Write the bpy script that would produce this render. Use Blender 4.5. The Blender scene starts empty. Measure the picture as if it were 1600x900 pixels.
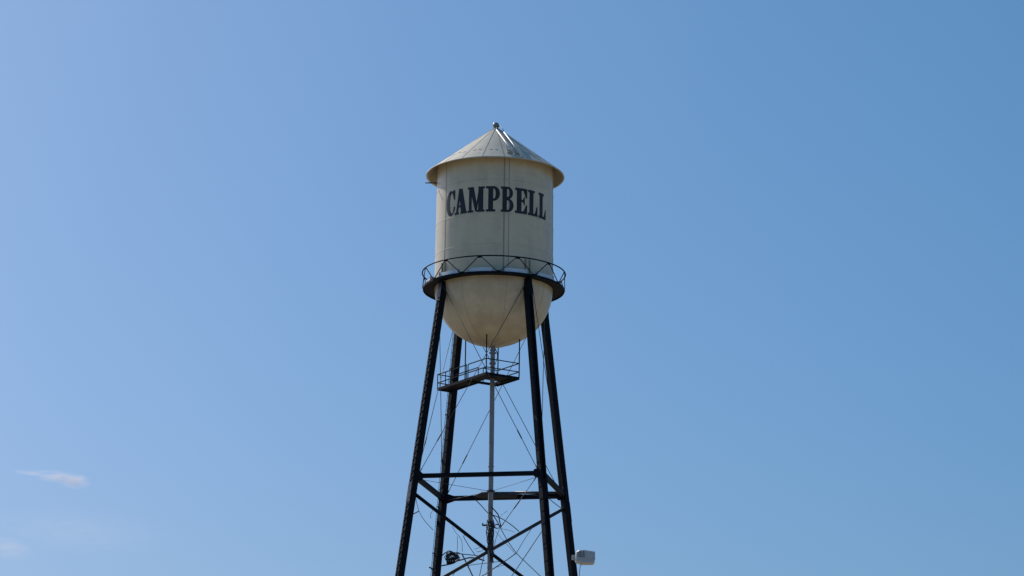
import bpy, math, random
from mathutils import Vector, Matrix, noise
random.seed(7)
R_ = math.radians
sc = bpy.context.scene
col = sc.collection

# ------------------------------------------------------------------ camera, sky, sun, exposure
F_PX, CAM_D, PITCH, YAW, ROLL = 4139.33, 130.29, 14.6396, 0.4092, 0.72
EYE = 1.6
p_, y_, r_ = R_(PITCH), R_(YAW), R_(ROLL)
FW = Vector((math.sin(y_)*math.cos(p_), math.cos(y_)*math.cos(p_), math.sin(p_)))
RT0 = Vector((math.cos(y_), -math.sin(y_), 0))
UP0 = RT0.cross(FW)
RT = math.cos(r_)*RT0 + math.sin(r_)*UP0
UP = -math.sin(r_)*RT0 + math.cos(r_)*UP0
CAM = Vector((0, -CAM_D, EYE))
cd = bpy.data.cameras.new('camera'); cam = bpy.data.objects.new('camera', cd); col.objects.link(cam)
m3 = Matrix((RT, UP, -FW)).transposed()
cam.matrix_world = Matrix.Translation(CAM) @ m3.to_4x4()
cd.sensor_width = 36; cd.lens = F_PX/1600*36; cd.clip_start = 0.5; cd.clip_end = 40000
sc.camera = cam

SUN_EL, SUN_AZ = 41.0, -43.0      # azimuth from +Y towards +X
wd = bpy.data.worlds.new('World'); sc.world = wd; wd.use_nodes = True
nt = wd.node_tree; bgn = nt.nodes['Background']
sky = nt.nodes.new('ShaderNodeTexSky'); sky.sky_type = 'NISHITA'; sky.sun_disc = False
sky.sun_elevation = R_(SUN_EL); sky.sun_rotation = R_(SUN_AZ)
sky.altitude = 0; sky.air_density = 1.0; sky.dust_density = 2.0; sky.ozone_density = 8.0
sep = nt.nodes.new('ShaderNodeSeparateColor'); comb = nt.nodes.new('ShaderNodeCombineColor')   # white balance of the sky light
nt.links.new(sky.outputs[0], sep.inputs[0])
for k_, (gain_, gam_) in enumerate(((.569, 1.22), (1.06, .88), (1.296, .8425))):
    pw = nt.nodes.new('ShaderNodeMath'); pw.operation = 'POWER'; pw.inputs[1].default_value = gam_
    ml = nt.nodes.new('ShaderNodeMath'); ml.operation = 'MULTIPLY'; ml.inputs[1].default_value = gain_
    nt.links.new(sep.outputs[k_], pw.inputs[0]); nt.links.new(pw.outputs[0], ml.inputs[0]); nt.links.new(ml.outputs[0], comb.inputs[k_])
nt.links.new(comb.outputs[0], bgn.inputs[0]); bgn.inputs[1].default_value = 0.10
sl = bpy.data.lights.new('sun', 'SUN'); so = bpy.data.objects.new('sun', sl); col.objects.link(so)
sl.energy = 3.7; sl.angle = R_(0.53); sl.color = (1.0, 0.95, 0.87)
sd = Vector((math.sin(R_(SUN_AZ))*math.cos(R_(SUN_EL)), math.cos(R_(SUN_AZ))*math.cos(R_(SUN_EL)), math.sin(R_(SUN_EL))))
so.rotation_euler = sd.to_track_quat('Z', 'Y').to_euler()
so.location = sd*200
sc.view_settings.view_transform = 'Standard'; sc.view_settings.look = 'None'
sc.view_settings.exposure = 0.0; sc.view_settings.gamma = 1
sc.cycles.volume_max_steps = 256

# ------------------------------------------------------------------ helpers
def ray(px, py):
    return (FW + RT*((px-800)/F_PX) - UP*((py-450)/F_PX)).normalized()
def at_plane(px, py, p0, n):
    d = ray(px, py); t = (Vector(p0)-CAM).dot(n)/d.dot(n); return CAM + d*t
def at_z(px, py, z): return at_plane(px, py, (0, 0, z), Vector((0, 0, 1)))
def at_depth(px, py, y): return at_plane(px, py, (0, y, 0), Vector((0, 1, 0)))

class MB:
    def __init__(s): s.v = []; s.f = []; s.sm = []; s.g = []
    def add(s, vs, fs, smooth=False):
        o = len(s.v); s.g.append((o, len(s.f))); s.v += [tuple(v) for v in vs]
        s.f += [tuple(i+o for i in f) for f in fs]; s.sm += [smooth]*len(fs); return s
    def hexa(s, c, ax, ay, az):
        c, ax, ay, az = map(Vector, (c, ax, ay, az))
        vs = [c+ax*i+ay*j+az*k for k in (-1, 1) for j in (-1, 1) for i in (-1, 1)]
        fs = [(0, 2, 3, 1), (4, 5, 7, 6), (0, 1, 5, 4), (2, 6, 7, 3), (1, 3, 7, 5), (0, 4, 6, 2)]
        if ax.cross(ay).dot(az) < 0: fs = [f[::-1] for f in fs]
        return s.add(vs, fs)
    def bar(s, a, b, w, h, up=(0, 0, 1), ext=0):       # rectangular bar a->b; w sideways, h along up
        a, b, up = Vector(a), Vector(b), Vector(up)
        d = (b-a).normalized(); a = a-d*ext; b = b+d*ext
        sd_ = d.cross(up).normalized(); u = sd_.cross(d).normalized()
        return s.hexa((a+b)/2, d*((b-a).length/2), sd_*(w/2), u*(h/2))
    def tube(s, pts, r, n=8, cap=True):
        pts = [Vector(p) for p in pts]; rs = r if isinstance(r, (list, tuple)) else [r]*len(pts)
        vs = []; fs = []; prev = None
        for i, p in enumerate(pts):
            d = (pts[min(i+1, len(pts)-1)]-pts[max(i-1, 0)]).normalized()
            if prev is None:
                u = d.orthogonal().normalized()
            else:
                u = (prev - d*prev.dot(d)).normalized()
            prev = u; w = d.cross(u)
            for k in range(n):
                a = 2*math.pi*k/n; vs.append(p+(u*math.cos(a)+w*math.sin(a))*rs[i])
        for i in range(len(pts)-1):
            for k in range(n):
                k2 = (k+1) % n; fs.append((i*n+k, i*n+k2, (i+1)*n+k2, (i+1)*n+k))
        s.add(vs, fs, True)
        if cap:
            o = len(s.v)-len(vs)
            s.f.append(tuple(o+k for k in range(n))[::-1]); s.sm.append(False)
            s.f.append(tuple(o+(len(pts)-1)*n+k for k in range(n))); s.sm.append(False)
        return s
    def lathe(s, prof, n=96, smooth=True, c=(0, 0), closed=False):
        vs = [(c[0]+r*math.cos(2*math.pi*k/n), c[1]+r*math.sin(2*math.pi*k/n), z) for r, z in prof for k in range(n)]
        fs = []; m = len(prof)
        for i in range(m if closed else m-1):
            j = (i+1) % m
            for k in range(n):
                k2 = (k+1) % n; fs.append((i*n+k, i*n+k2, j*n+k2, j*n+k))
        return s.add(vs, fs, smooth)
    def sphere(s, c, r, n=16, sq=(1, 1, 1)):
        pr = [(max(1e-4, math.sin(math.pi*i/n))*r, -math.cos(math.pi*i/n)*r) for i in range(n+1)]
        k0 = len(s.v); s.lathe(pr, n*2)
        for i in range(k0, len(s.v)):
            v = s.v[i]; s.v[i] = (c[0]+v[0]*sq[0], c[1]+v[1]*sq[1], c[2]+v[2]*sq[2])
        return s
    def split(s, name, m, parent=None, **k):            # every piece added becomes a mesh of its own
        out = []
        for i, (v0, f0) in enumerate(s.g):
            v1, f1 = s.g[i+1] if i+1 < len(s.g) else (len(s.v), len(s.f))
            q = MB(); q.v = s.v[v0:v1]; q.f = [tuple(x-v0 for x in f) for f in s.f[f0:f1]]; q.sm = s.sm[f0:f1]
            out.append(q.build(name, m, parent, **k))
        return out
    def build(s, name, m, parent=None, sharp=None, bevel=0):
        me = bpy.data.meshes.new(name); me.from_pydata(s.v, [], s.f); me.validate()
        me.polygons.foreach_set('use_smooth', s.sm[:len(me.polygons)] + [False]*max(0, len(me.polygons)-len(s.sm)))
        if sharp: me.set_sharp_from_angle(angle=R_(sharp))
        me.materials.append(m)
        o = bpy.data.objects.new(name, me); col.objects.link(o)
        if bevel:
            b = o.modifiers.new('bevel', 'BEVEL'); b.width = bevel; b.segments = 2; b.limit_method = 'ANGLE'
        if parent: 
            o.parent = parent
            if parent.type == 'EMPTY' or True:
                o.matrix_parent_inverse = parent_world(parent).inverted()
        return o
def parent_world(o):
    m = Matrix.LocRotScale(o.location, o.rotation_euler, o.scale)
    return (parent_world(o.parent) @ o.matrix_parent_inverse @ m) if o.parent else m
def tag(o, label=None, cat=None, group=None, kind=None):
    if label: o['label'] = label
    if cat: o['category'] = cat
    if group: o['group'] = group
    if kind: o['kind'] = kind
    return o
def empty(name, loc=(0, 0, 0)):
    o = bpy.data.objects.new(name, None); col.objects.link(o); o.location = loc; o.empty_display_size = .3; return o

# ------------------------------------------------------------------ materials
def mat(name, c1, c2=None, rough=.5, scale=2.0, metal=0, bump=0, streak=None, spec=.5, dirt=None):
    m = bpy.data.materials.new(name); m.use_nodes = True; t = m.node_tree; b = t.nodes['Principled BSDF']
    b.inputs['Roughness'].default_value = rough; b.inputs['Metallic'].default_value = metal
    b.inputs['Specular IOR Level'].default_value = spec
    tc = t.nodes.new('ShaderNodeTexCoord'); mp = t.nodes.new('ShaderNodeMapping')
    t.links.new(tc.outputs['Object'], mp.inputs[0])
    if streak: mp.inputs['Scale'].default_value = streak
    n = t.nodes.new('ShaderNodeTexNoise'); n.inputs['Scale'].default_value = scale; n.inputs['Detail'].default_value = 6
    n.inputs['Roughness'].default_value = .6
    t.links.new(mp.outputs[0], n.inputs['Vector'])
    cr = t.nodes.new('ShaderNodeValToRGB'); cr.color_ramp.elements[0].position = .35; cr.color_ramp.elements[1].position = .68
    cr.color_ramp.elements[0].color = (*c1, 1); cr.color_ramp.elements[1].color = (*(c2 or c1), 1)
    t.links.new(n.outputs[0], cr.inputs[0]); out = cr.outputs[0]
    if dirt:                                            # patches of grime: (colour, amount, scale, lo, hi)
        n2 = t.nodes.new('ShaderNodeTexNoise'); n2.inputs['Scale'].default_value = dirt[2]; n2.inputs['Detail'].default_value = 8
        n2.inputs['Roughness'].default_value = .7; t.links.new(tc.outputs['Object'], n2.inputs['Vector'])
        mr = t.nodes.new('ShaderNodeMapRange'); mr.inputs[1].default_value = dirt[3]; mr.inputs[2].default_value = dirt[4]
        mr.inputs[4].default_value = dirt[1]; t.links.new(n2.outputs[0], mr.inputs[0])
        mx = t.nodes.new('ShaderNodeMix'); mx.data_type = 'RGBA'; mx.inputs[7].default_value = (*dirt[0], 1)
        t.links.new(mr.outputs[0], mx.inputs[0]); t.links.new(out, mx.inputs[6]); out = mx.outputs[2]
    t.links.new(out, b.inputs['Base Color'])
    if bump:
        bp = t.nodes.new('ShaderNodeBump'); bp.inputs['Strength'].default_value = bump; bp.inputs['Distance'].default_value = .02
        n3 = t.nodes.new('ShaderNodeTexNoise'); n3.inputs['Scale'].default_value = 1.1; n3.inputs['Detail'].default_value = 3
        t.links.new(tc.outputs['Object'], n3.inputs['Vector'])
        t.links.new(n3.outputs[0], bp.inputs['Height']); t.links.new(bp.outputs[0], b.inputs['Normal'])
    return m
M_tank = mat('cream_paint', (.665, .585, .41), (.735, .65, .465), .38, 1.2, streak=(1.6, 1.6, .22), bump=.3, dirt=((.40, .36, .28), .5, .9, .5, .75))
M_bowl = mat('bowl_cream_paint', (.65, .575, .425), (.73, .655, .49), .38, 1.2, bump=.35, dirt=((.36, .25, .15), .6, .55, .45, .75))
M_roof = mat('roof_cream_paint', (.60, .55, .44), (.67, .62, .50), .75, 1.6, bump=.3, dirt=((.30, .27, .22), .6, 2.2, .52, .75))
M_seam = mat('seam_sealant', (.31, .29, .235), (.40, .375, .31), .6, 5)
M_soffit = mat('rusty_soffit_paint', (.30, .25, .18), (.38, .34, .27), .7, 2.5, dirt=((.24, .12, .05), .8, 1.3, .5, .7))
M_seam2 = mat('faint_weld_line', (.38, .35, .28), (.44, .41, .33), .5, 5)
M_ink = mat('letter_paint', (.014, .017, .026), (.020, .024, .034), .6, 3, dirt=((.05, .052, .058), .35, 3, .5, .8))
M_black = mat('black_steel_paint', (.004, .007, .013), (.007, .011, .019), .65, 2.5, spec=.13, dirt=((.010, .011, .014), .5, 1.4, .52, .8))
M_lace = mat('sunlit_lacing_paint', (.03, .03, .035), (.07, .07, .078), .4, 6)  # greyer than the black legs: sunlight on the lacing put into the colour
M_rod = mat('dark_rod_steel', (.03, .034, .042), (.05, .055, .065), .5, 8)
M_riser = mat('grey_pipe_paint', (.23, .24, .25), (.31, .32, .33), .45, 2, streak=(4, 4, .5), dirt=((.12, .12, .12), .5, 2.5, .5, .8))
M_pale = mat('pale_metal', (.66, .72, .78), (.74, .80, .85), .3, 4)
M_galv = mat('galvanised_metal', (.42, .42, .40), (.52, .52, .50), .4, 9, metal=.3)
M_ball = mat('finial_metal', (.20, .20, .17), (.28, .28, .24), .22, 4)
M_bar = mat('grey_sleeve', (.035, .036, .034), (.06, .06, .058), .6, 3, spec=.3)
M_lamp = mat('lamp_housing', (.48, .52, .55), (.56, .59, .62), .4, 6)
M_lampd = mat('lamp_dark_glass', (.10, .10, .13), (.2, .19, .22), .3, 9)
M_white = mat('white_plastic', (.7, .7, .7), (.8, .8, .8), .4, 9)
M_cable = mat('black_cable', (.014, .016, .022), (.03, .033, .04), .5, 9)
M_conc = mat('concrete', (.30, .29, .26), (.40, .38, .34), .9, 1.5)
M_ground = mat('ground_cover', (.11, .095, .05), (.24, .19, .12), .95, .035, dirt=((.32, .26, .18), .9, .012, .45, .6))

# ------------------------------------------------------------------ setting
g = MB()
xs = [-30000, -3000, -400, -120, -40, 0, 40, 120, 400, 3000, 30000]
g.add([(x, y, 0) for y in xs for x in xs], [(j*11+i, j*11+i+1, (j+1)*11+i+1, (j+1)*11+i) for j in range(10) for i in range(10)])
tag(g.build('ground', M_ground), kind='structure')

# ------------------------------------------------------------------ the tower
R = 3.0
zc = lambda z: 3*z+EYE
Z_EAVE, R_EAVE, Z_APEX = zc(13.3035), 3.521, zc(14.1989)
Z_RAIL, R_RAIL = zc(11.5785), 3.64
Z_PLAT, R_PLAT = zc(11.2679), 3.58
Z_BR = zc(7.9358)
S1, S2, S3 = zc(12.9599), zc(12.3713), zc(11.8439)
TH = 11.561
ANG = {'FR': -45-TH, 'FL': -135-TH, 'BL': 135-TH, 'BR': 45-TH}
def legp(n, z, dr=0):
    a = R_(ANG[n]); rr = 3*1.0109+.1454*(Z_PLAT-z)+dr
    return Vector((rr*math.cos(a)+(.004*(Z_PLAT-z) if n == 'BL' else 0), rr*math.sin(a), z))
tower = empty('water_tower')
tag(tower, 'tall cream steel water tower on black legs with CAMPBELL painted round its tank', 'water tower')

# angle helper: phi = 0 faces the camera (-Y), positive towards +X
def pol(phi, r, z): return Vector((r*math.sin(phi), -r*math.cos(phi), z))
CX_PHI = 0.0
# --- tank shell: four courses of plate, each a little wider than the one above
Z_TOP = Z_EAVE + (R_EAVE-R)*(Z_APEX-Z_EAVE)/R_EAVE - .02
Z_BASE = Z_PLAT + .06
prof = [(R-.02, Z_TOP), (R-.02, S1+.01), (R-.008, S1-.004), (R-.008, S2+.01), (R+.004, S2-.004), (R+.004, S3+.01), (R+.016, S3-.004), (R+.016, Z_PLAT+.085)]
tk = MB(); 
for a, b in zip(prof[:-1], prof[1:]): tk.lathe([b, a], 160)
shell = tk.build('tank_shell', M_tank, tower, sharp=40)
def r_surf(z):
    return R-.02 if z > S1 else R-.008 if z > S2 else R+.004 if z > S3 else R+.016
def seamline(mb, phi, z0, z1, w, t):
    zs = [z0, S3-.004, S3+.01, S2-.004, S2+.01, S1-.004, S1+.01, z1]
    n = pol(phi, 1, 0); tt = Vector((math.cos(phi), math.sin(phi), 0))*w/2; vs = []
    for z in zs:
        rr = r_surf(z)
        vs += [pol(phi, rr-.03, z)-tt, pol(phi, rr+t, z)-tt, pol(phi, rr+t, z)+tt, pol(phi, rr-.03, z)+tt]
    fs = [(0, 1, 2, 3), tuple(len(vs)-4+k for k in (3, 2, 1, 0))]
    for i in range(len(zs)-1):
        for k in range(4): k2 = (k+1) % 4; fs.append((i*4+k, (i+1)*4+k, (i+1)*4+k2, i*4+k2))
    mb.add(vs, fs)
sm = MB()
for deg, w in ((-56, .028), (8.9, .07), (-127, .03), (80, .02), (152, .03)):
    seamline(sm, R_(deg), Z_BASE, Z_TOP-.02, w, .010)
sm.split('vertical_seam', M_seam, shell)
sm = MB(); seamline(sm, R_(13.6), Z_BASE, Z_TOP-.02, .045, .009); sm.build('vertical_seam', M_seam2, shell)
# short course lap beads
for zz in (S1, S2, S3):
    lb = MB(); rr = r_surf(zz+.05)
    lb.lathe([(rr-.005, zz+.022), (rr+.016, zz+.016), (rr+.020, zz), (rr-.005, zz-.002)][::-1], 160)
    lb.build('course_lap', M_tank, shell, sharp=60)

# --- lettering, wrapped round the shell
def ell(cx, cy, rx, ry, a0=0, a1=360, n=40):
    return [(cx+rx*math.cos(R_(a0+(a1-a0)*i/n)), cy+ry*math.sin(R_(a0+(a1-a0)*i/n))) for i in range(n+1)]
def rc(x0, y0, x1, y1): return [(x0, y0), (x1, y0), (x1, y1), (x0, y1)]
GL = {
 'C': ([ell(.54, .5, .54, .5)], [ell(.68, .5, .25, .40), rc(.70, .33, 1.2, .64)], [[(.78, 1.0), (1.0, 1.0), (1.0, .61), (.90, .61), (.72, .86)], [(.86, .34), (1.0, .34), (1.0, .26), (.86, .10), (.78, .13)]]),
 'A': ([[(.12, .06), (.29, .06), (.56, .92), (.36, 1)], [(.34, 1), (.64, 1), (.96, .06), (.55, .06)], rc(.25, .27, .7, .35), rc(0, 0, .38, .085), rc(.49, 0, 1, .085)], [], []),
 'M': ([rc(0, 0, .35, .085), rc(.56, 0, 1, .085), rc(0, .92, .34, 1), rc(.68, .92, 1, 1), rc(.09, 0, .25, 1), rc(.64, 0, .92, 1), [(.12, 1), (.36, 1), (.56, .30), (.56, .02), (.46, .02)], [(.46, .02), (.55, .02), (.76, .97), (.66, .97)]], [], []),
 'P': ([rc(.17, 0, .52, 1), rc(0, 0, .68, .09), rc(0, .91, .5, 1), ell(.55, .71, .45, .29, -90, 90), rc(.4, .42, .551, 1)], [ell(.58, .71, .12, .19, -90, 90), rc(.52, .52, .581, .90)], []),
 'B': ([rc(.12, 0, .46, 1), rc(0, 0, .4, .09), rc(0, .91, .4, 1), ell(.50, .755, .44, .245, -90, 90), rc(.3, .51, .501, 1), ell(.52, .27, .48, .27, -90, 90), rc(.3, 0, .521, .54)],
       [ell(.54, .755, .12, .155, -90, 90), rc(.46, .60, .541, .91), ell(.54, .275, .14, .185, -90, 90), rc(.46, .09, .541, .46)], []),
 'E': ([rc(0, 0, 1, .10), rc(0, .90, 1, 1), rc(.13, 0, .52, 1), [(1, 1), (1, .63), (.88, .63), (.66, .92)], rc(.4, .46, .75, .55), [(.62, .46), (.75, .34), (.80, .34), (.80, .67), (.75, .67), (.62, .55)], [(1, 0), (1, .36), (.90, .36), (.66, .08)]], [], []),
 'L': ([rc(0, .90, .66, 1), rc(.13, 0, .53, 1), rc(0, 0, 1, .10), [(1, 0), (1, .40), (.90, .40), (.66, .08)]], [], []),
}
def spans(poly, x):
    ys = []
    for (x0, y0), (x1, y1) in zip(poly, poly[1:]+poly[:1]):
        if (x0 <= x < x1) or (x1 <= x < x0): ys.append(y0+(y1-y0)*(x-x0)/(x1-x0))
    ys.sort(); return list(zip(ys[::2], ys[1::2]))
def union(sp):
    out = []
    for a, b in sorted(sp):
        if out and a <= out[-1][1]+1e-6: out[-1] = (out[-1][0], max(b, out[-1][1]))
        else: out.append((a, b))
    return out
def minus(A, B):
    for c, d in B:
        n = []
        for a, b in A:
            if d <= a or c >= b: n.append((a, b)); continue
            if c > a: n.append((a, c))
            if d < b: n.append((d, b))
        A = n
    return A
def inside(G, x):
    A = union([s for p in G[0] for s in spans(p, x)])
    A = minus(A, union([s for p in G[1] for s in spans(p, x)]))
    return union(A+[s for p in G[2] for s in spans(p, x)])
LET = [('C', -54.6, -42.0), ('A', -42.4, -27.9), ('M', -27.2, -9.8), ('P', -8.7, 4.7), ('B', 5.7, 18.3), ('E', 19.7, 32.8), ('L', 33.8, 46.0), ('L', 47.2, 59.4)]
def z_on_tank(px, py, r=R):
    d = ray(px, py); A = d.x**2+d.y**2; B = 2*(CAM.x*d.x+CAM.y*d.y); C = CAM.x**2+CAM.y**2-r*r
    t = (-B-math.sqrt(B*B-4*A*C))/(2*A); return (CAM+d*t)
ZT0 = z_on_tank(744, 331.4).z; ZT1 = z_on_tank(744, 291.8).z
for ch, d0, d1 in LET:
    G = GL[ch]; mb = MB()
    n = 60
    for i in range(n):
        x0, x1 = i/n*1.0, (i+1)/n
        a = inside(G, x0+1e-4); b = inside(G, x1-1e-4)
        if len(a) != len(b):
            m = inside(G, (x0+x1)/2)
            a = b = m
        for (p0, p1), (q0, q1) in zip(a, b):
            # split tall cells at course steps is not needed: the sheet floats 6 mm proud of the widest course it crosses
            vs = []
            for xx, yy in ((x0, p0), (x1, q0), (x1, q1), (x0, p1)):
                ph = R_(d0+(d1-d0)*xx); z = ZT0+(ZT1-ZT0)*yy
                rr = R-.001
                for cdeg, w in ((8.9, .06), (13.6, .05)):
                    dd = abs(ph-R_(cdeg))*R
                    if dd < .07: rr = R+.006
                vs.append(pol(ph, rr, z))
            mb.add(vs, [(0, 1, 2, 3)])
    mb.build('letter', M_ink, shell)

# --- bowl
Z_BC = Z_BASE+.08
bw = MB(); nn = 40
bp = [(max(.002, R*math.sin(math.pi/2*i/nn)), Z_BC-R*.985*math.cos(math.pi/2*i/nn)) for i in range(nn+1)]
bw.lathe(bp, 160)
bowl = bw.build('bowl', M_bowl, tower)
bs = MB()
for k in range(8):
    a = R_(22.5+45*k-10)
    pts = [(math.sin(a)*(r+.002), -math.cos(a)*(r+.002), z-.002) for r, z in bp[4:-1]]
    bs.tube(pts, .008, 4)
bs.split('bowl_seam', M_seam2, bowl)
bot = MB(); bot.lathe([(.002, Z_BC-R*.985-.02), (.5, Z_BC-R*.985-.0), (.52, Z_BC-R*.985+.06)], 48)
bot.build('outlet_ring', M_bowl, bowl)

# --- roof
rf = MB(); NP = 20; off = R_(7)
rings = 14
vs = []; fs = []
def rp(phi, t, lift=0):
    r = R_EAVE*(1-t); z = Z_EAVE+(Z_APEX-Z_EAVE)*t
    return pol(phi, r, z+lift)
nseg = NP*8
for j in range(rings+1):
    t = j/rings*.985
    for k in range(nseg): vs.append(rp(off+2*math.pi*k/nseg, t, .028))
for j in range(rings+1):
    t = j/rings*.985
    for k in range(nseg): vs.append(rp(off+2*math.pi*k/nseg, t, 0))
L = (rings+1)*nseg
for j in range(rings):
    for k in range(nseg):
        k2 = (k+1) % nseg
        fs.append((j*nseg+k, j*nseg+k2, (j+1)*nseg+k2, (j+1)*nseg+k))
        fs.append((L+j*nseg+k, L+(j+1)*nseg+k, L+(j+1)*nseg+k2, L+j*nseg+k2))
for k in range(nseg):
    k2 = (k+1) % nseg; fs.append((k, L+k, L+k2, k2))
rf.add(vs, fs, True)
roof = rf.build('roof', M_roof, tower, sharp=40)
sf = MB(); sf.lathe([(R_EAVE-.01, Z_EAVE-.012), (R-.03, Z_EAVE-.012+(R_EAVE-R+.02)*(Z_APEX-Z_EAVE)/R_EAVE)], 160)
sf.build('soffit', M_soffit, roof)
er = MB(); er.lathe([(R_EAVE-.05, Z_EAVE-.005), (R_EAVE+.02, Z_EAVE-.03), (R_EAVE+.035, Z_EAVE-.01), (R_EAVE+.025, Z_EAVE+.025), (R_EAVE-.02, Z_EAVE+.048)], 160)
er.build('eave_lip', M_roof, roof, sharp=50)
rs = MB()
for k in range(NP):
    ph = off+2*math.pi*k/NP
    rs.bar(rp(ph, .01, .032), rp(ph, .97, .032), .020, .014, up=(0, 0, 1))
rs.split('roof_seam', M_seam, roof)
rl = MB()
def ring_on_roof(t, w):
    rl.lathe([(R_EAVE*(1-t)+w, Z_EAVE+(Z_APEX-Z_EAVE)*t+.030-w*.5), (R_EAVE*(1-t), Z_EAVE+(Z_APEX-Z_EAVE)*t+.040), (R_EAVE*(1-t)-w, Z_EAVE+(Z_APEX-Z_EAVE)*t+.032+w*.5)], 120)
ring_on_roof(.93, .05)
rl.build('cap_ring', M_roof, roof)
# small weathered patches and clips on the panels
cl = MB()
for k in range(NP):
    for q in (.33, .66):
        ph = off+2*math.pi*(k+q)/NP; c = rp(ph, .22+.02*random.random(), .035)
        cl.hexa(c, Vector((math.cos(ph), math.sin(ph), 0))*(.05+.03*random.random()), Vector((-math.sin(ph)*.03, math.cos(ph)*.03, .02)), Vector((0, 0, .008)))
cl.split('roof_clip', M_seam2, roof)
# finial ball, neck, revolving roof ladder
fn = MB(); fn.sphere((0, 0, Z_APEX+.10), .165, 14); fn.lathe([(.16, Z_APEX-.10), (.09, Z_APEX-.02), (.07, Z_APEX+.05)], 24)
fin = fn.build('finial_ball', M_ball, roof)
def cone_hit(px, py, lift):
    d = ray(px, py); k = (Z_APEX-Z_EAVE)/R_EAVE; za = Z_APEX+lift
    best = None; t = CAM_D-6
    while t < CAM_D+12:
        P = CAM+d*t
        if P.z < za-k*math.hypot(P.x, P.y): return P
        t += .005
    return CAM+d*((CAM_D+1)/math.cos(R_(17)))
def on_roof(px, py, lift):
    d = ray(px, py); k = (Z_APEX-Z_EAVE)/R_EAVE; za = Z_APEX+lift; t = 120.
    while t < 145:
        P = CAM+d*t
        if P.z < za-k*math.hypot(P.x, P.y): return P
        t += .004
    return CAM+d*134.2
ld = MB()
LA, LB = on_roof(776, 203, .20), on_roof(803.8, 240.5, .20)
RA0, RB = on_roof(787.5, 206.5, .20), on_roof(815, 243, .20)
n_ = Vector((0, 0, 1))
ld.tube([LA, LB], .036, 10); ld.tube([RA0, RB], .036, 10)
rlad = empty('roof_ladder'); rlad.parent = roof
for q0, q1 in ((LA, LB), (RA0, RB)):
    for t in (.55, .95):
        q = q0.lerp(q1, t); ld.tube([q, q-Vector((0, 0, .22))], .018, 6)
ld.split('side_rail', M_white, rlad)
rg = MB()
for i in range(1, 9):
    t = i/9; rg.tube([LA.lerp(LB, t), RA0.lerp(RB, t)], .013, 6)
rg.split('rung', M_roof, rlad)
hk = MB(); A0 = Vector((.12, -.06, Z_APEX+.02))
hk.tube([A0, A0.lerp(RA0, .35)+Vector((0, 0, .14)), A0.lerp(RA0, .75)+Vector((0, 0, .12)), RA0], .022, 6)
hk.tube([A0-Vector((.1, 0, .02)), LA], .02, 6)
hk.split('ladder_hook', M_seam, rlad)
hb = MB(); H = on_roof(792.5, 235.5, .03)
hb.hexa(H+Vector((0, .1, .12)), Vector((.035, 0, 0)), Vector((0, .03, 0)), Vector((-.03, 0, .14)))
hb.build('roof_bracket', M_white, roof)
hh = MB(); H2 = on_roof(800, 238, .03); ph = math.atan2(H2.x, -H2.y)
uu = (rp(ph, 1)-rp(ph, 0)).normalized(); vv = Vector((math.cos(ph), math.sin(ph), 0))
hh.hexa(H2+Vector((0, 0, .03)), vv*.30, uu*.22, uu.cross(vv)*.03)
hh.build('roof_hatch', M_seam, roof, bevel=.01)
# short rod poking out below the eave on the left
e = MB(); a1 = z_on_tank(683, 286); ee = at_depth(664.4, 285.6, a1.y-.0)
e.tube([Vector((-2.97, a1.y, ee.z)), ee], .035, 8); e.build('overflow_stub', M_rod, tower)

# --- balcony
bal = MB()
zf0, zf1 = Z_PLAT+.045, Z_PLAT+.155
bal.lathe([(R+.005, Z_PLAT+.10), (R_PLAT-.002, Z_PLAT+.10), (R_PLAT-.002, Z_PLAT+.13), (R+.005, Z_PLAT+.13)], 144, True, closed=True)
floor = bal.build('balcony_floor', M_black, tower, sharp=30)
fb = MB()
fb.lathe([(R_PLAT, zf0), (R_PLAT+.02, zf0), (R_PLAT+.02, zf1), (R_PLAT, zf1)], 144, True, closed=True)
fb.build('fascia', M_black, floor, sharp=30)
# railing
rail = MB(); N = 144
pts = [pol(2*math.pi*k/N, R_RAIL, Z_RAIL) for k in range(N+1)]
rail.tube(pts, .034, 8, cap=False)
railing = rail.build('top_rail', M_black, tower)
def angb(a, z, r): return pol(R_(a), r, z)
for k in range(12):
    b0, t0, b1 = 3.7+30*k, 3.7+30*k+15, 3.7+30*(k+1)
    st = MB()
    st.bar(angb(b0+1.0, zf1-.02, R_PLAT+.035), angb(t0-1.0, Z_RAIL-.03, R_RAIL), .035, .035, up=pol(R_(t0), 1, 0))
    st.bar(angb(t0+1.0, Z_RAIL-.03, R_RAIL), angb(b1-1.0, zf1-.02, R_PLAT+.035), .035, .035, up=pol(R_(t0), 1, 0))
    tn = Vector((math.cos(R_(t0)), math.sin(R_(t0)), 0)); nn_ = pol(R_(t0), 1, 0)
    np_ = MB(); np_.hexa(angb(t0, Z_RAIL-.06, R_RAIL), tn*.11, nn_*.008, Vector((0, 0, .045))); np_.build('node_plate', M_black, railing)
    st.split('rail_brace', M_black, railing)
    nb = MB(); tb = Vector((math.cos(R_(b0)), math.sin(R_(b0)), 0)); nb_ = pol(R_(b0), 1, 0)
    nb.hexa(angb(b0, zf1-.01, R_PLAT+.03), tb*.12, nb_*.012, Vector((0, 0, .05)))
    nb.build('node_plate', M_black, railing)
# leg brackets on the shell above each leg
for n in ANG:
    a = R_(ANG[n]+90)
    for s in (-1, 1):
        k = MB(); seam_a = a+s*.042
        c = pol(seam_a, R+.045, (Z_BASE+Z_RAIL+.12)/2); nv = pol(seam_a, 1, 0); tv = Vector((math.cos(seam_a), math.sin(seam_a), 0))
        k.hexa(c, tv*.025, nv*.05, Vector((0, 0, (Z_RAIL+.12-Z_BASE)/2)))
        k.build('leg_bracket', M_seam, shell)

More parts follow.
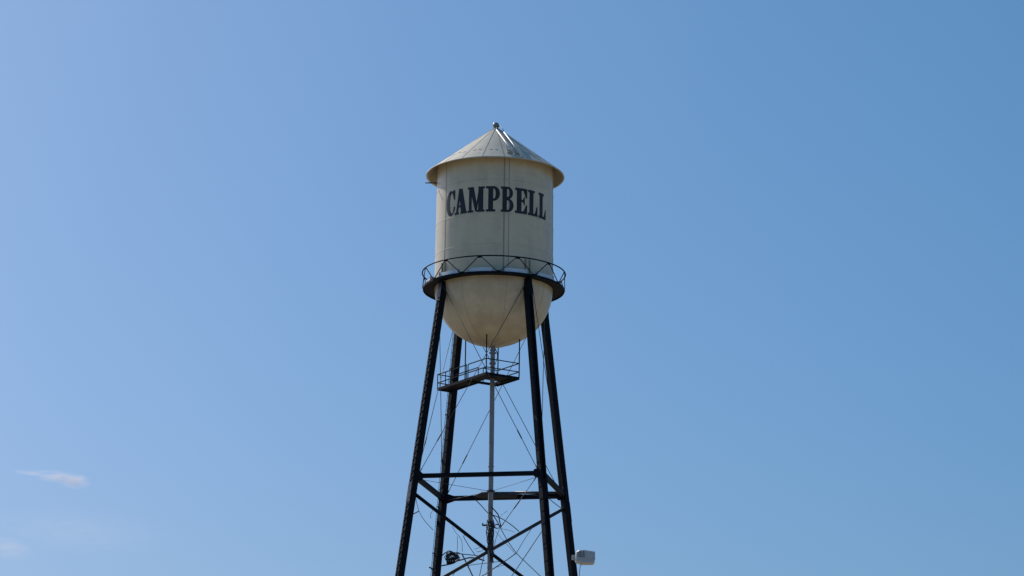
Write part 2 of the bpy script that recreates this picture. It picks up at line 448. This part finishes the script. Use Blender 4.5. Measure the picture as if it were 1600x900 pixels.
# --- legs
def leg(n):
    a = R_(ANG[n]); rad = Vector((math.cos(a), math.sin(a), 0)); tan = Vector((-math.sin(a), math.cos(a), 0))
    top, bt = legp(n, Z_PLAT+.05), legp(n, .35)
    d = (bt-top).normalized(); u = (rad-d*rad.dot(d)).normalized()
    L_ = (bt-top).length; W = .152
    m = MB()
    mid = (top+bt)/2
    for s in (-1, 1):
        m.hexa(mid+tan*s*W, d*L_/2, tan*.010, u*W)                       # channel webs
        m.hexa(mid+tan*s*(W-.052)+u*(W+.004), d*L_/2, tan*.05, u*.010)     # outer flanges
    m.hexa(mid-u*(W+.004), d*L_/2, tan*(W+.012), u*.010)                 # inner cover plate
    rv = MB()
    for s in (-1, 1):
        q = .3
        while q < L_-.3:
            c = top+d*q+tan*s*(W+.014)
            m.hexa(c, d*.02, tan*.008, u*(W-.02)); q += .62
    lg = m.build('leg', M_black, tower)
    lc = MB(); pitch = .34; k = 0; s0 = .9; zz_ = []
    while s0 < L_-.6:
        p0 = top+d*s0+u*(W+.020); p1 = top+d*(s0+pitch/2)+u*(W+.020); p2 = top+d*(s0+pitch)+u*(W+.020)
        off_ = tan*(W-.03)
        zz_ += [p0-off_, p1+off_]
        s0 += pitch
    lc.tube(zz_, .017, 4); lc.build('lacing', M_black if n == 'FR' else M_lace, lg)  # painted-in sunlit grey, left black on the near right leg facing away from the sun
    bt_ = MB()
    for s_, h in ((.45, .42), (11.0, .5), (L_-.35, .35)):
        bt_.hexa(top+d*s_+u*(W+.020), d*h, tan*(W+.004), u*.006)
    bt_.split('batten_plate', M_lace if n == 'FL' else M_black, lg)  # near left battens get the sunlit grey as colour, the rest stay black
    q = 1.2
    while q < L_-1:                                                       # splice plates
        for s in (-1, 1): rv.hexa(top+d*q+tan*s*(W+.016), d*.22, tan*.006, u*(W-.02))
        q += 4.1
    rv.split('splice_plate', M_black, lg)
    ft = MB(); fp = legp(n, 0)
    ft.lathe([(.001, .36), (.55, .36), (.62, .30), (.75, -.3)][::-1], 4, False, c=(fp.x, fp.y))
    ft.build('footing', M_conc, tower)
    return lg
LEGS = {n: leg(n) for n in ANG}

# --- horizontal struts and gussets at the brace level and the (out of frame) level below
FACES = (('FL', 'FR'), ('BL', 'BR'), ('FL', 'BL'), ('FR', 'BR'))
Z_LOW = 13.8
for zb in (Z_BR, Z_LOW):
    for a, b in FACES:
        A, B = legp(a, zb), legp(b, zb); d = (B-A).normalized()
        s = MB(); nrm = d.cross(Vector((0, 0, 1)))
        A2, B2 = A+d*.15, B-d*.15; hh_ = .105 if (a, b) == ('BL', 'BR') else .088
        s.hexa((A2+B2)/2+Vector((0, 0, hh_)), d*((B2-A2).length/2), nrm*.11, Vector((0, 0, .012)))
        s.hexa((A2+B2)/2-Vector((0, 0, hh_)), d*((B2-A2).length/2), nrm*.11, Vector((0, 0, .012)))
        s.hexa((A2+B2)/2+nrm*.075, d*((B2-A2).length/2), nrm*.008, Vector((0, 0, hh_-.012)))
        s.hexa((A2+B2)/2-nrm*.075, d*((B2-A2).length/2), nrm*.008, Vector((0, 0, hh_-.012)))
        st = s.build('horizontal_strut', M_black, tower)
        gs = MB()
        for nm, P, dd in ((a, A, d), (b, B, -d)):
            q0 = P+dd*.13; h = .20; big = nm == 'BL'
            l1, l2, h2_ = (.07, .50, .10) if big else (.20, .27, .14)
            h = .24 if big else .20
            for sgn in (-1, 1):
                o_ = nrm*(.118*sgn)
                pts2 = [q0+Vector((0, 0, h)), q0+dd*l1+Vector((0, 0, h)), q0+dd*l2+Vector((0, 0, h2_)), q0+dd*l2-Vector((0, 0, h2_)), q0+dd*l1-Vector((0, 0, h)), q0-Vector((0, 0, h))]
                v0 = [p+o_ for p in pts2]; v1 = [p+o_+nrm*(.012*sgn) for p in pts2]; m_ = len(pts2)
                gs.add(v0+v1, [tuple(range(m_))[::-1], tuple(range(m_, 2*m_))]+[(i, (i+1) % m_, (i+1) % m_+m_, i+m_) for i in range(m_)])
        gs.split('gusset_plate', M_black, st)
# --- tie rods with turnbuckles
def rod(A, B, r=.016, tb=.30):
    m = MB(); m.tube([A, B], r, 6); o = m.build('tie_rod', M_rod, tower)
    if tb:
        t = MB(); d = (B-A).normalized(); c = A.lerp(B, 1-tb)
        t.tube([c-d*.30, c-d*.2, c+d*.2, c+d*.30], [.018, .032, .032, .018], 8); t.build('turnbuckle', M_rod, o)
        e = MB(); 
        for q, s in ((A, 1), (B, -1)): e.tube([q+d*s*.0, q+d*s*.28], .026, 6)
        e.split('clevis', M_rod, o)
    return o
for a, b in FACES:
    for p, q in ((a, b), (b, a)):
        pa, pb = legp(p, Z_PLAT-.25), legp(q, Z_BR+.17)
        ctr = (legp(a, Z_BR)+legp(b, Z_BR))/2; s = .05 if p == a else -.05
        nrm = Vector((ctr.x, ctr.y, 0)).normalized()*s
        d = Vector((pb.x-pa.x, pb.y-pa.y, 0)).normalized()*.2
        out_ = Vector((ctr.x, ctr.y, 0)).normalized()
        rod(pa+d*.5+out_*(.14+s), pb-d+nrm, .0165, .19)
rod(legp('FR', Z_BR-.17)+Vector((-.25, -.05, 0)), at_depth(782, 824, legp('FR', Z_BR).y+.7), .0165, .45)
# radial tie rods at the brace level to a collar on the riser
for n in ANG:
    A = legp(n, Z_BR-.12); B = Vector((A.x, A.y, 0)).normalized()*.14+Vector((0, 0, Z_BR-.26))
    rod(A, B, .011, 0)
co = MB(); co.lathe([(.11, Z_BR-.32), (.2, Z_BR-.30), (.2, Z_BR-.22), (.11, Z_BR-.20)], 24, False)
co.build('riser_collar', M_rod, tower)
# diagonal tube braces crossing at the riser
def pt_leg(px, py, n):                                    # point on a leg axis nearest the pixel ray
    A, B = legp(n, 30), legp(n, 15); u = (B-A).normalized(); d = ray(px, py); w = CAM-A
    b = u.dot(d); t = (w.dot(u)-b*w.dot(d))/(1-b*b); return A+u*t
T1, T2 = pt_leg(650, 769, 'FL'), pt_leg(877, 794, 'BR')
for P, Q in ((T1, 'BR'), (T2, 'FL')):
    hub = at_depth(762, 861, 0)
    hub.x = 0 if abs(hub.x) < .3 else hub.x
    hub.x, hub.y = 0, 0
    hub.z = at_depth(762, 861, 0).z
    d = (hub-P).normalized(); nrm = Vector((0, 0, 1)).cross(d).normalized()*(.13 if Q == 'BR' else -.13)
    P0 = P+d*.12
    # run on until it meets the opposite leg
    t = 0; E = hub
    while math.hypot(E.x, E.y) < math.hypot(*legp(Q, E.z).xy)-.15 and t < 20: t += .02; E = hub+d*t
    tbm = MB(); tbm.tube([P0+nrm*.2, hub+nrm, E+nrm*.2], .088, 12); tbm.build('diagonal_brace', M_bar if Q == 'FL' else M_black, tower)
# sleeve and thin pipe lying along the far strut
A, B = legp('BL', Z_BR), legp('BR', Z_BR); d = (B-A).normalized(); nin = Vector((d.y, -d.x, 0))
def on_face(px, py, off=.18):
    return at_plane(px, py, A+nin*off, nin)
p0, p1 = on_face(753, 773.5, .24), on_face(808, 773.5, .24)
sl_ = MB(); dd = (p1-p0).normalized()
sl_.tube([p0-dd*.35-Vector((0, 0, .07)), p0-dd*.12-Vector((0, 0, .02)), p0, p1], [.09, .13, .17, .17], 16)
sl_.build('strut_sleeve', M_bar, tower)
p2, p3 = on_face(808, 769.5, .24), on_face(874, 770, .24)
s2_ = MB(); s2_.tube([p2-dd*.1, p3], .07, 10); s2_.build('conduit_pipe', M_rod, tower)

# --- riser pipe
zbot = Z_BC-R*.985
rz = MB(); rz.lathe([(.125, 0), (.125, Z_BR+1), (.118, Z_BR+6), (.118, zbot+.02)], 28); riser = rz.build('riser_pipe', M_riser, tower)
fl = MB()
for z, r, h in ((zbot-.22, .155, .02), (zbot-.36, .17, .03), (zbot-.90, .17, .035)):
    fl.lathe([(.11, z-h), (r, z-h), (r, z+h), (.11, z+h)], 24, False)
z = 2.
while z < zbot-2: fl.lathe([(.12, z-.02), (.15, z-.02), (.15, z+.02), (.12, z+.02)], 24, False); z += 6.1
fl.split('pipe_flange', M_riser, riser)
vb = MB()
for s in (-1, 1): vb.tube([(s*.17, -.03, zbot-.42), (s*.17, -.03, zbot-.30)], .012, 6)
vb.tube([(.12, -.1, zbot-.15), (.22, -.12, zbot-.35), (.24, -.12, zbot-.6), (.16, -.1, zbot-.85)], .02, 6)
vb.split('side_pipe', M_rod, riser)

# --- hanging walkway round the riser, its long arm running past the far left leg
zw = at_depth(768.7, 591.0, 0).z
cN, cR_, cF, cL = [at_z(x, y, zw) for x, y in ((759.4, 579.5), (811, 591), (778, 602.5), (726.6, 593.8))]
ctr = (cN+cR_+cF+cL)/4
h1 = ((cR_-cL)/2); h2 = Vector((-h1.y, h1.x, 0))*-1           # square: half diagonals
if h2.y > 0: h2 = -h2
cN, cR_, cF, cL = ctr+h2, ctr+h1, ctr-h2, ctr-h1
eNL = cL-cN; eNR = cR_-cN
armdir = eNL.normalized(); wdir = eNR.normalized(); AL = eNL.length
wlk = MB(); T = .05
def quad_slab(mb, o_, u, v, t=.04):
    mb.hexa(o_+u/2+v/2, u/2, v/2, Vector((0, 0, t)))
g0 = eNR*.30; 
quad_slab(wlk, cN, eNL*.62, eNR, .03)                          # decking leaves an opening towards the far left edge
quad_slab(wlk, cN+eNL*.62, eNL*.30, eNR*.38, .03)
quad_slab(wlk, cN+eNL*.62+eNR*.86, eNL*.30, eNR*.14, .03)
ARM = 1.42
armW = eNR*.40
quad_slab(wlk, cN+eNL*.92, eNL*(ARM+.0), armW, .03)
deck = empty('hanging_walkway'); deck.parent = tower
wlk.split('deck_panel', M_black, deck)
fr = MB()
Zd = Vector((0, 0, -.03))
def edge(mb, a, b, w=.05, h=.13): mb.bar(a+Zd, b+Zd, w, h)
E_ = cN+eNL*(.92+ARM)
for a, b in ((cN, cR_), (cR_, cF), (cF, cL), (cN, E_), (cN+eNL+armW, E_+armW), (E_, E_+armW), (cN+armW*2.1, cN+armW*2.1+eNL)): edge(fr, a, b)
fr.split('deck_beam', M_black, deck)
def post(mb, p, z1, w=.044): mb.bar(p, Vector((p.x, p.y, z1)), w, w, up=(1, 0, 0))
H_T, H_M = .74, .30
def bowl_z(p):
    r = math.hypot(p.x, p.y); return Z_BC-math.sqrt(max(0, R*R-r*r))*.985+.04
for p in (cN, cR_, cF, cL):
    h = MB(); post(h, p, bowl_z(p), .06); h.build('hanger_post', M_black, deck)
def railrun(pts, posts=()):
    m = MB()
    for a, b in zip(pts[:-1], pts[1:]):
        for hz in (H_T, H_M): m.bar(a+Vector((0, 0, hz)), b+Vector((0, 0, hz)), .042, .042)
    for p in posts: post(m, p, p.z+H_T+.01)
    m.split('railing_bar', M_black, deck)
railrun([cN, cR_, cF]); railrun([cF, cL+(cF-cL)*.55], [cL+(cF-cL)*.55])
Pn = lambda t: cN+eNL*t
railrun([cN, Pn(.86), ], [Pn(.86)])
railrun([Pn(.93), Pn(.92+ARM)], [Pn(.93), Pn(1.95), Pn(.92+ARM)])
Pf = lambda t: cN+eNL*t+armW
railrun([Pf(1.0), Pf(.92+ARM)], [Pf(1.0), Pf(1.5), Pf(2.05), Pf(.92+ARM)])
railrun([Pn(.92+ARM), Pf(.92+ARM)])

# --- leg ladder
ldm = MB(); lr = MB()
w_ = Vector((.12, .99, 0))*.19
def ladp(z): 
    return legp('BL', z)+Vector((-.245, .05, 0))
zt, zb_ = Z_PLAT-.1, .4
for s in (-1, 1): ldm.bar(ladp(zt)+w_*s, ladp(zb_)+w_*s, .022, .04, up=(0, 1, 0))
lad = empty('leg_ladder'); lad.parent = tower
ldm.split('side_rail', M_rod, lad)
z = zb_+.3
while z < zt: lr.tube([ladp(z)-w_, ladp(z)+w_], .010, 5); z += .37
lr.split('rung', M_rod, lad)
cl = MB(); z = 1.5
while z < zt:
    c = ladp(z); cl.bar(c+Vector((-.06, 0, 0)), c+Vector((.12, 0, 0)), .10, .05); z += 2.35
z = zt-.95
cl.split('ladder_clamp', M_rod, lad)

# small stubs bolted on the legs
s = MB(); a = pt_leg(654, 0, 'FL')
p_a = pt_leg(644, 806, 'FL'); s.bar(p_a+Vector((.1, 0, 0)), at_depth(655, 798.5, p_a.y), .04, .04); s.build('cable_arm', M_rod, tower)
s = MB(); p_a = pt_leg(682, 893, 'BL'); s.bar(p_a, at_depth(670.5, 886, p_a.y), .06, .07); s.build('cable_arm', M_rod, tower)
s = MB(); p_a = pt_leg(682, 817, 'BL'); s.hexa(p_a+Vector((-.18, -.05, 0)), (.05, 0, 0), (0, .06, 0), (0, 0, .12)); s.build('cable_arm', M_black, tower, bevel=.02)

# ------------------------------------------------------------------ pale fixtures resting on the balcony floor
def fixture(a0, a1, label):
    am = R_((a0+a1)/2); z0 = Z_PLAT+.132
    root = empty('light_fixture', pol(am, 3.42, z0)); tag(root, label, 'light fixture', 'pale light fixtures on the balcony floor')
    b = MB(); n = 8; pr = [(3.33, 0), (3.49, 0), (3.50, .05), (3.46, .25), (3.33, .27)]
    vs = []
    for i in range(n+1):
        a = R_(a0+(a1-a0)*i/n)
        for r, z in pr: vs.append(pol(a, r, z0+z))
    m = len(pr); fs = [tuple(range(m)), tuple(n*m+k for k in range(m))[::-1]]
    for i in range(n):
        for k in range(m):
            k2 = (k+1) % m; fs.append((i*m+k, (i+1)*m+k, (i+1)*m+k2, i*m+k2))
    b.add(vs, fs); b.build('housing', M_pale, root)
    e = MB()
    for a in (a0, a1):
        aa = R_(a); t_ = Vector((math.cos(aa), math.sin(aa), 0)); nv = pol(aa, 1, 0)
        e.hexa(pol(aa, 3.42, z0+.135), t_*.02, nv*.10, Vector((0, 0, .145)))
    e.split('end_cap', M_lamp, root)
names = {-2: 'pale bluish fixture on the balcony floor at its far left, lit white by the sun',
         -1: 'pale bluish fixture on the balcony floor above the left front leg, under the letter C',
         0: 'pale bluish fixture on the balcony floor left of the tank centre, under the letter M',
         1: 'pale bluish fixture on the balcony floor right of the tank centre, under the letter B',
         2: 'pale bluish fixture on the balcony floor by the right edge of the tank'}
for k in range(-2, 3):
    c0 = 3.7+30*(k-1)
    fixture(c0+5-(5 if k == -2 else 0), c0+25-(5 if k == -2 else 0), names[k])

# ------------------------------------------------------------------ cables and gear in the lower bay
def sag(a, b, s=.2, n=10, side=(0, 0, -1)):
    a, b = Vector(a), Vector(b); sd_ = Vector(side)
    return [a.lerp(b, i/n)+sd_*s*4*(i/n)*(1-i/n) for i in range(n+1)]
def smoothpts(P, n=5):
    out = []
    for i in range(len(P)-1):
        p0, p1, p2, p3 = P[max(i-1, 0)], P[i], P[i+1], P[min(i+2, len(P)-1)]
        for k in range(n):
            t = k/n
            out.append(.5*((2*p1)+(p2-p0)*t+(2*p0-5*p1+4*p2-p3)*t*t+(3*p1-p0-3*p2+p3)*t**3))
    return out+[P[-1]]
CG = 'loose black cables strung inside the tower legs'
def cable(px, y, label, r=.016, mt=None, y2=None):
    n = len(px); P = [at_depth(a, b, y+((y2-y)*i/(n-1) if y2 is not None else 0)) for i, (a, b) in enumerate(px)]
    m = MB(); m.tube(smoothpts(P), r, 6); o = m.build('cable', mt or M_cable)
    tag(o, label, 'cable', CG)
cable([(743, 781), (752, 790), (762, 801), (771, 805), (785, 811), (800, 821), (811, 830.5)], .3, 'black cable from the far strut across the grey pipe to the right diagonal brace', .022)
cable([(768, 792), (776, 801), (779, 806), (781, 816), (783, 824)], -.3, 'thick black cable curving off the grey pipe just under the far strut', .03)
cable([(764, 800), (771, 806), (777, 815), (781, 824)], -.2, 'black cable bowing from the grey pipe to the rod crossing on its right', .025)
cable([(781.5, 824), (792, 843), (806, 863), (822, 879), (843, 899), (862, 917)], .2, 'long thin cable from beside the grey pipe down to the near right leg', .018)
cable([(781.5, 824), (776, 838), (773, 850), (771.5, 866)], .1, 'thin cable hanging close along the right side of the grey pipe', .014)
cable([(807, 864), (793, 874), (778, 884), (760, 896), (744, 905)], -.4, 'thick cable sloping down left from the rod crossing below the right diagonal brace', .024)
cable([(832.5, 823), (820, 842), (807, 864)], -.3, 'short taut cable from the right diagonal brace down to the cable crossing', .015)
cable([(846, 831), (830, 855), (812, 882), (799, 901), (790, 914)], -2.0, 'taut cable from the near right leg down towards the lower left', .02)
cable([(649, 772), (651, 785), (655, 799), (663, 813), (677, 828.5)], -1.0, 'thin sagging cable from the near left leg across to the far left leg', .014, y2=2.2)
cable([(676, 798), (673, 803), (673, 810)], 1.6, 'short loose cable end hanging from the left part of the diagonal brace', .012)
cable([(706.5, 822.5), (712, 832), (721, 844), (722.5, 862)], 2.4, 'thin cable hanging in the gap right of the far left leg', .011)
cable([(714.5, 838), (714.8, 855), (713, 866)], 2.4, 'thin straight cable dropping to the coil beside the far left leg', .012)
cable([(726, 836), (724.6, 839), (732, 852), (742, 867)], .8, 'black cable dropping from the long diagonal brace to the left diagonal brace', .018)
cable([(722, 866), (729, 880), (739, 901), (746, 915)], .5, 'thick black cable running steeply down from the left diagonal brace', .032)
cable([(709, 863.5), (725, 866), (740, 867.5), (752, 869)], 1.2, 'black cable running level from the coil to the diagonal brace', .022)
cable([(712, 877), (722, 874.5), (733, 871.5), (745, 872.5), (757, 876)], 1.2, 'thick wavy cable running from the coil along the top of the left diagonal brace', .034)
cable([(707, 901), (712, 893), (723, 886), (738, 882.5), (755, 880.5), (775, 878), (786, 877)], 1.0, 'thin cable arching below the left diagonal brace and past the grey pipe', .016)
cable([(757, 866), (753.5, 880), (749, 901), (746, 912)], .4, 'thin cable hanging left of the grey pipe under the brace crossing', .018)
cable([(741, 858.5), (750, 855), (758, 852)], .5, 'short thin cable reaching the grey pipe above the brace crossing, upper of two', .012)
cable([(744, 862.5), (752, 861), (759, 857)], .5, 'short thin cable reaching the grey pipe above the brace crossing, lower of two', .012)
cable([(780, 808), (786, 803), (793, 798)], .0, 'faint short cable sticking up right of the grey pipe under the far strut', .009)
cable([(774, 830), (785, 843), (797, 856), (806, 866)], .9, 'faint thin cable parallel to the long cable right of the grey pipe', .010)
cable([(783, 826), (793, 828), (804, 831.5)], .9, 'faint level cable right of the wire loop on the grey pipe', .009)
cable([(760, 894), (768, 889), (780, 885), (792, 882)], .9, 'faint low cable crossing behind the grey pipe near the picture bottom', .010)

# cable bundle clamped on the riser
cb = empty('cable_clamp', at_depth(765, 822, -.13)); tag(cb, 'messy clamp of black cables on the grey pipe above the brace crossing', 'cable clamp')
m = MB(); rnd = random.Random(3)
zc0 = at_depth(765, 822, 0).z
m.lathe([(.13, zc0-.04), (.17, zc0-.04), (.17, zc0+.04), (.13, zc0+.04)], 20, False)
m.hexa((-.22, -.1, zc0+.02), (.14, 0, 0), (0, .04, 0), (0, 0, .04)); m.hexa((.12, -.15, zc0-.05), (.1, 0, 0), (0, .05, 0), (0, 0, .07))
m.hexa((-.38, -.1, zc0+.06), (.03, 0, 0), (0, .03, 0), (0, 0, .07))
m.split('clamp_bracket', M_cable, cb)
m = MB()
for i in range(14):
    x = rnd.uniform(-.13, .13); zt_ = zc0+rnd.uniform(0, .35); zb2 = zc0-rnd.uniform(.6, 1.9)
    P = [Vector((x+rnd.uniform(-.08, .08), -.16-rnd.uniform(0, .06), zt_+(zb2-zt_)*k/6)) for k in range(7)]
    m.tube(smoothpts(P, 4), .021, 6)
m.split('hanging_cable', M_cable, cb)
m = MB()
for i in range(7):
    m.hexa((rnd.uniform(-.2, .14), -.24, zc0+rnd.uniform(-.25, .12)), (.022, 0, 0), (0, .015, 0), (0, 0, rnd.uniform(.02, .06)))
m.split('pale_fitting', M_white, cb)
m = MB(); cc = at_depth(777, 822.5, -.05)
m.tube([cc+Vector((.13*math.cos(k*math.pi/8), 0, .09*math.sin(k*math.pi/8))) for k in range(17)], .02, 6)
m.tube([cc+Vector((.15*math.cos(k*math.pi/8)-.02, .03, .11*math.sin(k*math.pi/8)+.01)) for k in range(17)], .015, 6)
m.split('cable_loop', M_cable, cb)

# coil of cable and small box by the far left leg
yk = legp('BL', 21.5).y-.25
ck = empty('cable_coil', at_depth(707, 872, yk)); tag(ck, 'tangled coil of black cable with a small box hanging beside the far left leg', 'cable coil')
m = MB()
for i in range(20):
    c = at_depth(705.5+rnd.uniform(-3, 4), 869+rnd.uniform(-2, 4), yk+rnd.uniform(-.15, .1))
    ra, rb, tl = rnd.uniform(.16, .36), rnd.uniform(.09, .22), rnd.uniform(-.7, .7)
    ph = rnd.uniform(0, .4)
    P = []
    for k in range(21):
        a = k*math.pi/10; x, z = ra*math.cos(a), rb*math.sin(a)
        P.append(c+Vector((x*math.cos(tl)-z*math.sin(tl), ph*x, x*math.sin(tl)+z*math.cos(tl))))
    m.tube(P, .017, 6)
m.tube(smoothpts([at_depth(x, y, yk) for x, y in ((691, 868), (699, 861.5), (706, 862), (713, 868), (718, 876))]), .028, 6)
m.tube(smoothpts([at_depth(x, y, yk) for x, y in ((690, 884), (698, 882.5), (708, 880), (716, 875))]), .035, 6)
m.split('cable_loop', M_cable, ck)
m = MB(); c = at_depth(703.5, 877, yk-.05); m.hexa(c, (.2, 0, .02), (0, .09, 0), (-.02, 0, .13)); m.build('box', M_black, ck, bevel=.02)
m = MB()
for i in range(3): m.hexa(at_depth(700.3+3.4*i, 876.2, yk-.15), (.022, 0, 0), (0, .012, 0), (0, 0, .032))
m.split('indicator', M_white, ck)

# ------------------------------------------------------------------ lamp on a thin curved pole
yl = -62.0
lroot = empty('street_lamp', at_depth(906, 900, yl)); 
base = at_depth(905.5, 900, yl)
lroot.location = (base.x, yl, 0)
tag(lroot, 'boxy off-white lamp head on a thin curved grey pole beside the far right tower leg', 'street lamp')
P = [Vector((base.x-.02, yl, 0)), Vector((base.x-.01, yl, 4)), at_depth(905.3, 900, yl), at_depth(905.8, 890, yl), at_depth(907.5, 882.5, yl), at_depth(909.5, 880, yl)]
m = MB(); m.tube(P[:2]+smoothpts(P[2:], 5), [.05, .035]+[.011]*16, 8); m.build('pole', M_galv, lroot)
pc = CAM_D+yl; px1 = (Vector(at_depth(901, 0, yl))-Vector(at_depth(900, 0, yl))).length   # metres per pixel there
def LP(x, y, dy): return at_depth(x, y, yl+dy)
m = MB()
prof_ = [(898.5, 870), (899.5, 864), (903.5, 860.5), (911, 860), (924, 861.8), (929.6, 863.2), (929.8, 874), (928.6, 880), (926.5, 881.8), (909, 881.8), (900, 879), (898.5, 876)]
k = len(prof_); ctr_ = Vector((0, 0, 0))
for x, y in prof_: ctr_ += LP(x, y, 0)/k
layers = ((-.20, .86), (-.165, .97), (-.12, 1), (.12, 1), (.165, .97), (.20, .86))
vs = [ctr_+(LP(x, y, 0)-ctr_)*s+Vector((0, dy, 0)) for dy, s in layers for x, y in prof_]
fs = [tuple(range(k)), tuple((len(layers)-1)*k+i for i in range(k))[::-1]]
for j in range(len(layers)-1):
    for i in range(k): fs.append((j*k+i, (j+1)*k+i, (j+1)*k+(i+1) % k, j*k+(i+1) % k))
m.add(vs, fs); m.build('lamp_head', M_lamp, lroot)
m = MB()
for i in range(4):
    for j in range(3):
        m.hexa(LP(902.7+3.1*i+.3*j, 862.8+3.2*j, -.204), (.020, 0, 0), (0, .006, 0), (0, 0, .014+.004*(i % 2)))
m.split('lamp_lens', M_lampd, lroot)
m = MB(); m.hexa(LP(914, 873.6, -.205), (15*px1, 0, 0), (0, .006, 0), (0, 0, .007)); m.hexa(LP(922, 868, -.203), (5.5*px1, 0, .0), (0, .004, 0), (0, 0, 4*px1))
m.split('lamp_trim', M_lamp, lroot)
m = MB(); m.hexa(LP(896.5, 871, 0), (3*px1, 0, 0), (0, .05, 0), (0, 0, .06)); m.build('lamp_bracket', M_galv, lroot)
m = MB(); m.lathe([(.001, .02), (.14, .02), (.16, -.2)][::-1], 16, False, c=(P[0].x, yl)); m.build('pole_base', M_conc, lroot)

cable([(858, 779), (866, 786), (877, 794)], 2.0, 'short dark cable in the gap between the two right legs, below the strut', .02)

# ------------------------------------------------------------------ thin clouds low on the left, far beyond the tower
def cloud(blobs, dist, dens, label):
    """blobs: (px, py, half width px, half height px, tilt degrees); each a soft ellipsoid of real depth inside one closed hull."""
    y = dist; u = (at_depth(801, 450, y)-at_depth(800, 450, y)).length
    x0 = min(b[0]-b[2]*1.1 for b in blobs); x1 = max(b[0]+b[2]*1.1 for b in blobs)
    y0 = min(b[1]-b[3]*1.1-abs(math.sin(R_(b[4])))*b[2] for b in blobs); y1 = max(b[1]+b[3]*1.1+abs(math.sin(R_(b[4])))*b[2] for b in blobs)
    c = at_depth((x0+x1)/2, (y0+y1)/2, y)
    hx, hz = (x1-x0)/2*u, (y1-y0)/2*u; hy = max(b[3] for b in blobs)*u*2.2
    m = MB(); m.sphere((0, 0, 0), 1, 12, (hx*1.35, hy, hz*1.45))
    mt = bpy.data.materials.new('cloud_vapour'); mt.use_nodes = True; t = mt.node_tree; t.nodes.clear()
    out = t.nodes.new('ShaderNodeOutputMaterial'); pv = t.nodes.new('ShaderNodeVolumePrincipled')
    pv.inputs['Color'].default_value = (.98, .94, .97, 1); pv.inputs['Anisotropy'].default_value = .5
    t.links.new(pv.outputs[0], out.inputs['Volume'])
    tc = t.nodes.new('ShaderNodeTexCoord')
    nz = t.nodes.new('ShaderNodeTexNoise'); nz.inputs['Scale'].default_value = .09; nz.inputs['Detail'].default_value = 4
    mpn = t.nodes.new('ShaderNodeMapping'); mpn.inputs['Scale'].default_value = (.5, 1, 2.2)
    t.links.new(tc.outputs['Object'], mpn.inputs[0]); t.links.new(mpn.outputs[0], nz.inputs['Vector'])
    acc = None
    for b in blobs:
        p = at_depth(b[0], b[1], y)-c
        mp = t.nodes.new('ShaderNodeMapping'); mp.vector_type = 'TEXTURE'
        mp.inputs['Location'].default_value = p; mp.inputs['Rotation'].default_value = (0, R_(b[4]), 0)
        mp.inputs['Scale'].default_value = (b[2]*u, b[3]*u*1.6, b[3]*u)
        t.links.new(tc.outputs['Object'], mp.inputs[0])
        ln = t.nodes.new('ShaderNodeVectorMath'); ln.operation = 'LENGTH'; t.links.new(mp.outputs[0], ln.inputs[0])
        mr = t.nodes.new('ShaderNodeMapRange'); mr.interpolation_type = 'SMOOTHSTEP'
        mr.inputs[1].default_value = 1.0; mr.inputs[2].default_value = .0; t.links.new(ln.outputs['Value'], mr.inputs[0])
        if acc is None: acc = mr.outputs[0]
        else:
            mx = t.nodes.new('ShaderNodeMath'); mx.operation = 'MAXIMUM'; t.links.new(acc, mx.inputs[0]); t.links.new(mr.outputs[0], mx.inputs[1]); acc = mx.outputs[0]
    r2 = t.nodes.new('ShaderNodeMapRange'); r2.inputs[1].default_value = .36; r2.inputs[2].default_value = .62
    r2.inputs[3].default_value = .05; r2.inputs[4].default_value = 1.0; t.links.new(nz.outputs[0], r2.inputs[0])
    m1 = t.nodes.new('ShaderNodeMath'); m1.operation = 'MULTIPLY'; t.links.new(acc, m1.inputs[0]); t.links.new(r2.outputs[0], m1.inputs[1])
    m2 = t.nodes.new('ShaderNodeMath'); m2.operation = 'MULTIPLY'; t.links.new(m1.outputs[0], m2.inputs[0]); m2.inputs[1].default_value = dens/(hy*2)
    t.links.new(m2.outputs[0], pv.inputs['Density'])
    o = m.build('cloud', mt); o.location = c
    tag(o, label, 'cloud')
cloud([(114, 751, 32, 15, 8), (88, 745, 48, 12, 6), (50, 740, 40, 6, 7)], 3000, 3.7, 'thin pale wedge-shaped cloud low in the sky, the brighter one')
cloud([(14, 857, 48, 22, 8), (-25, 852, 40, 22, 0)], 3000, 1.1, 'faint pinkish cloud smudge at the bottom corner of the sky')
cloud([(120, 830, 190, 48, 2)], 3000, .50, 'very faint wide cloud veil between the pale wedge and the bottom corner smudge')
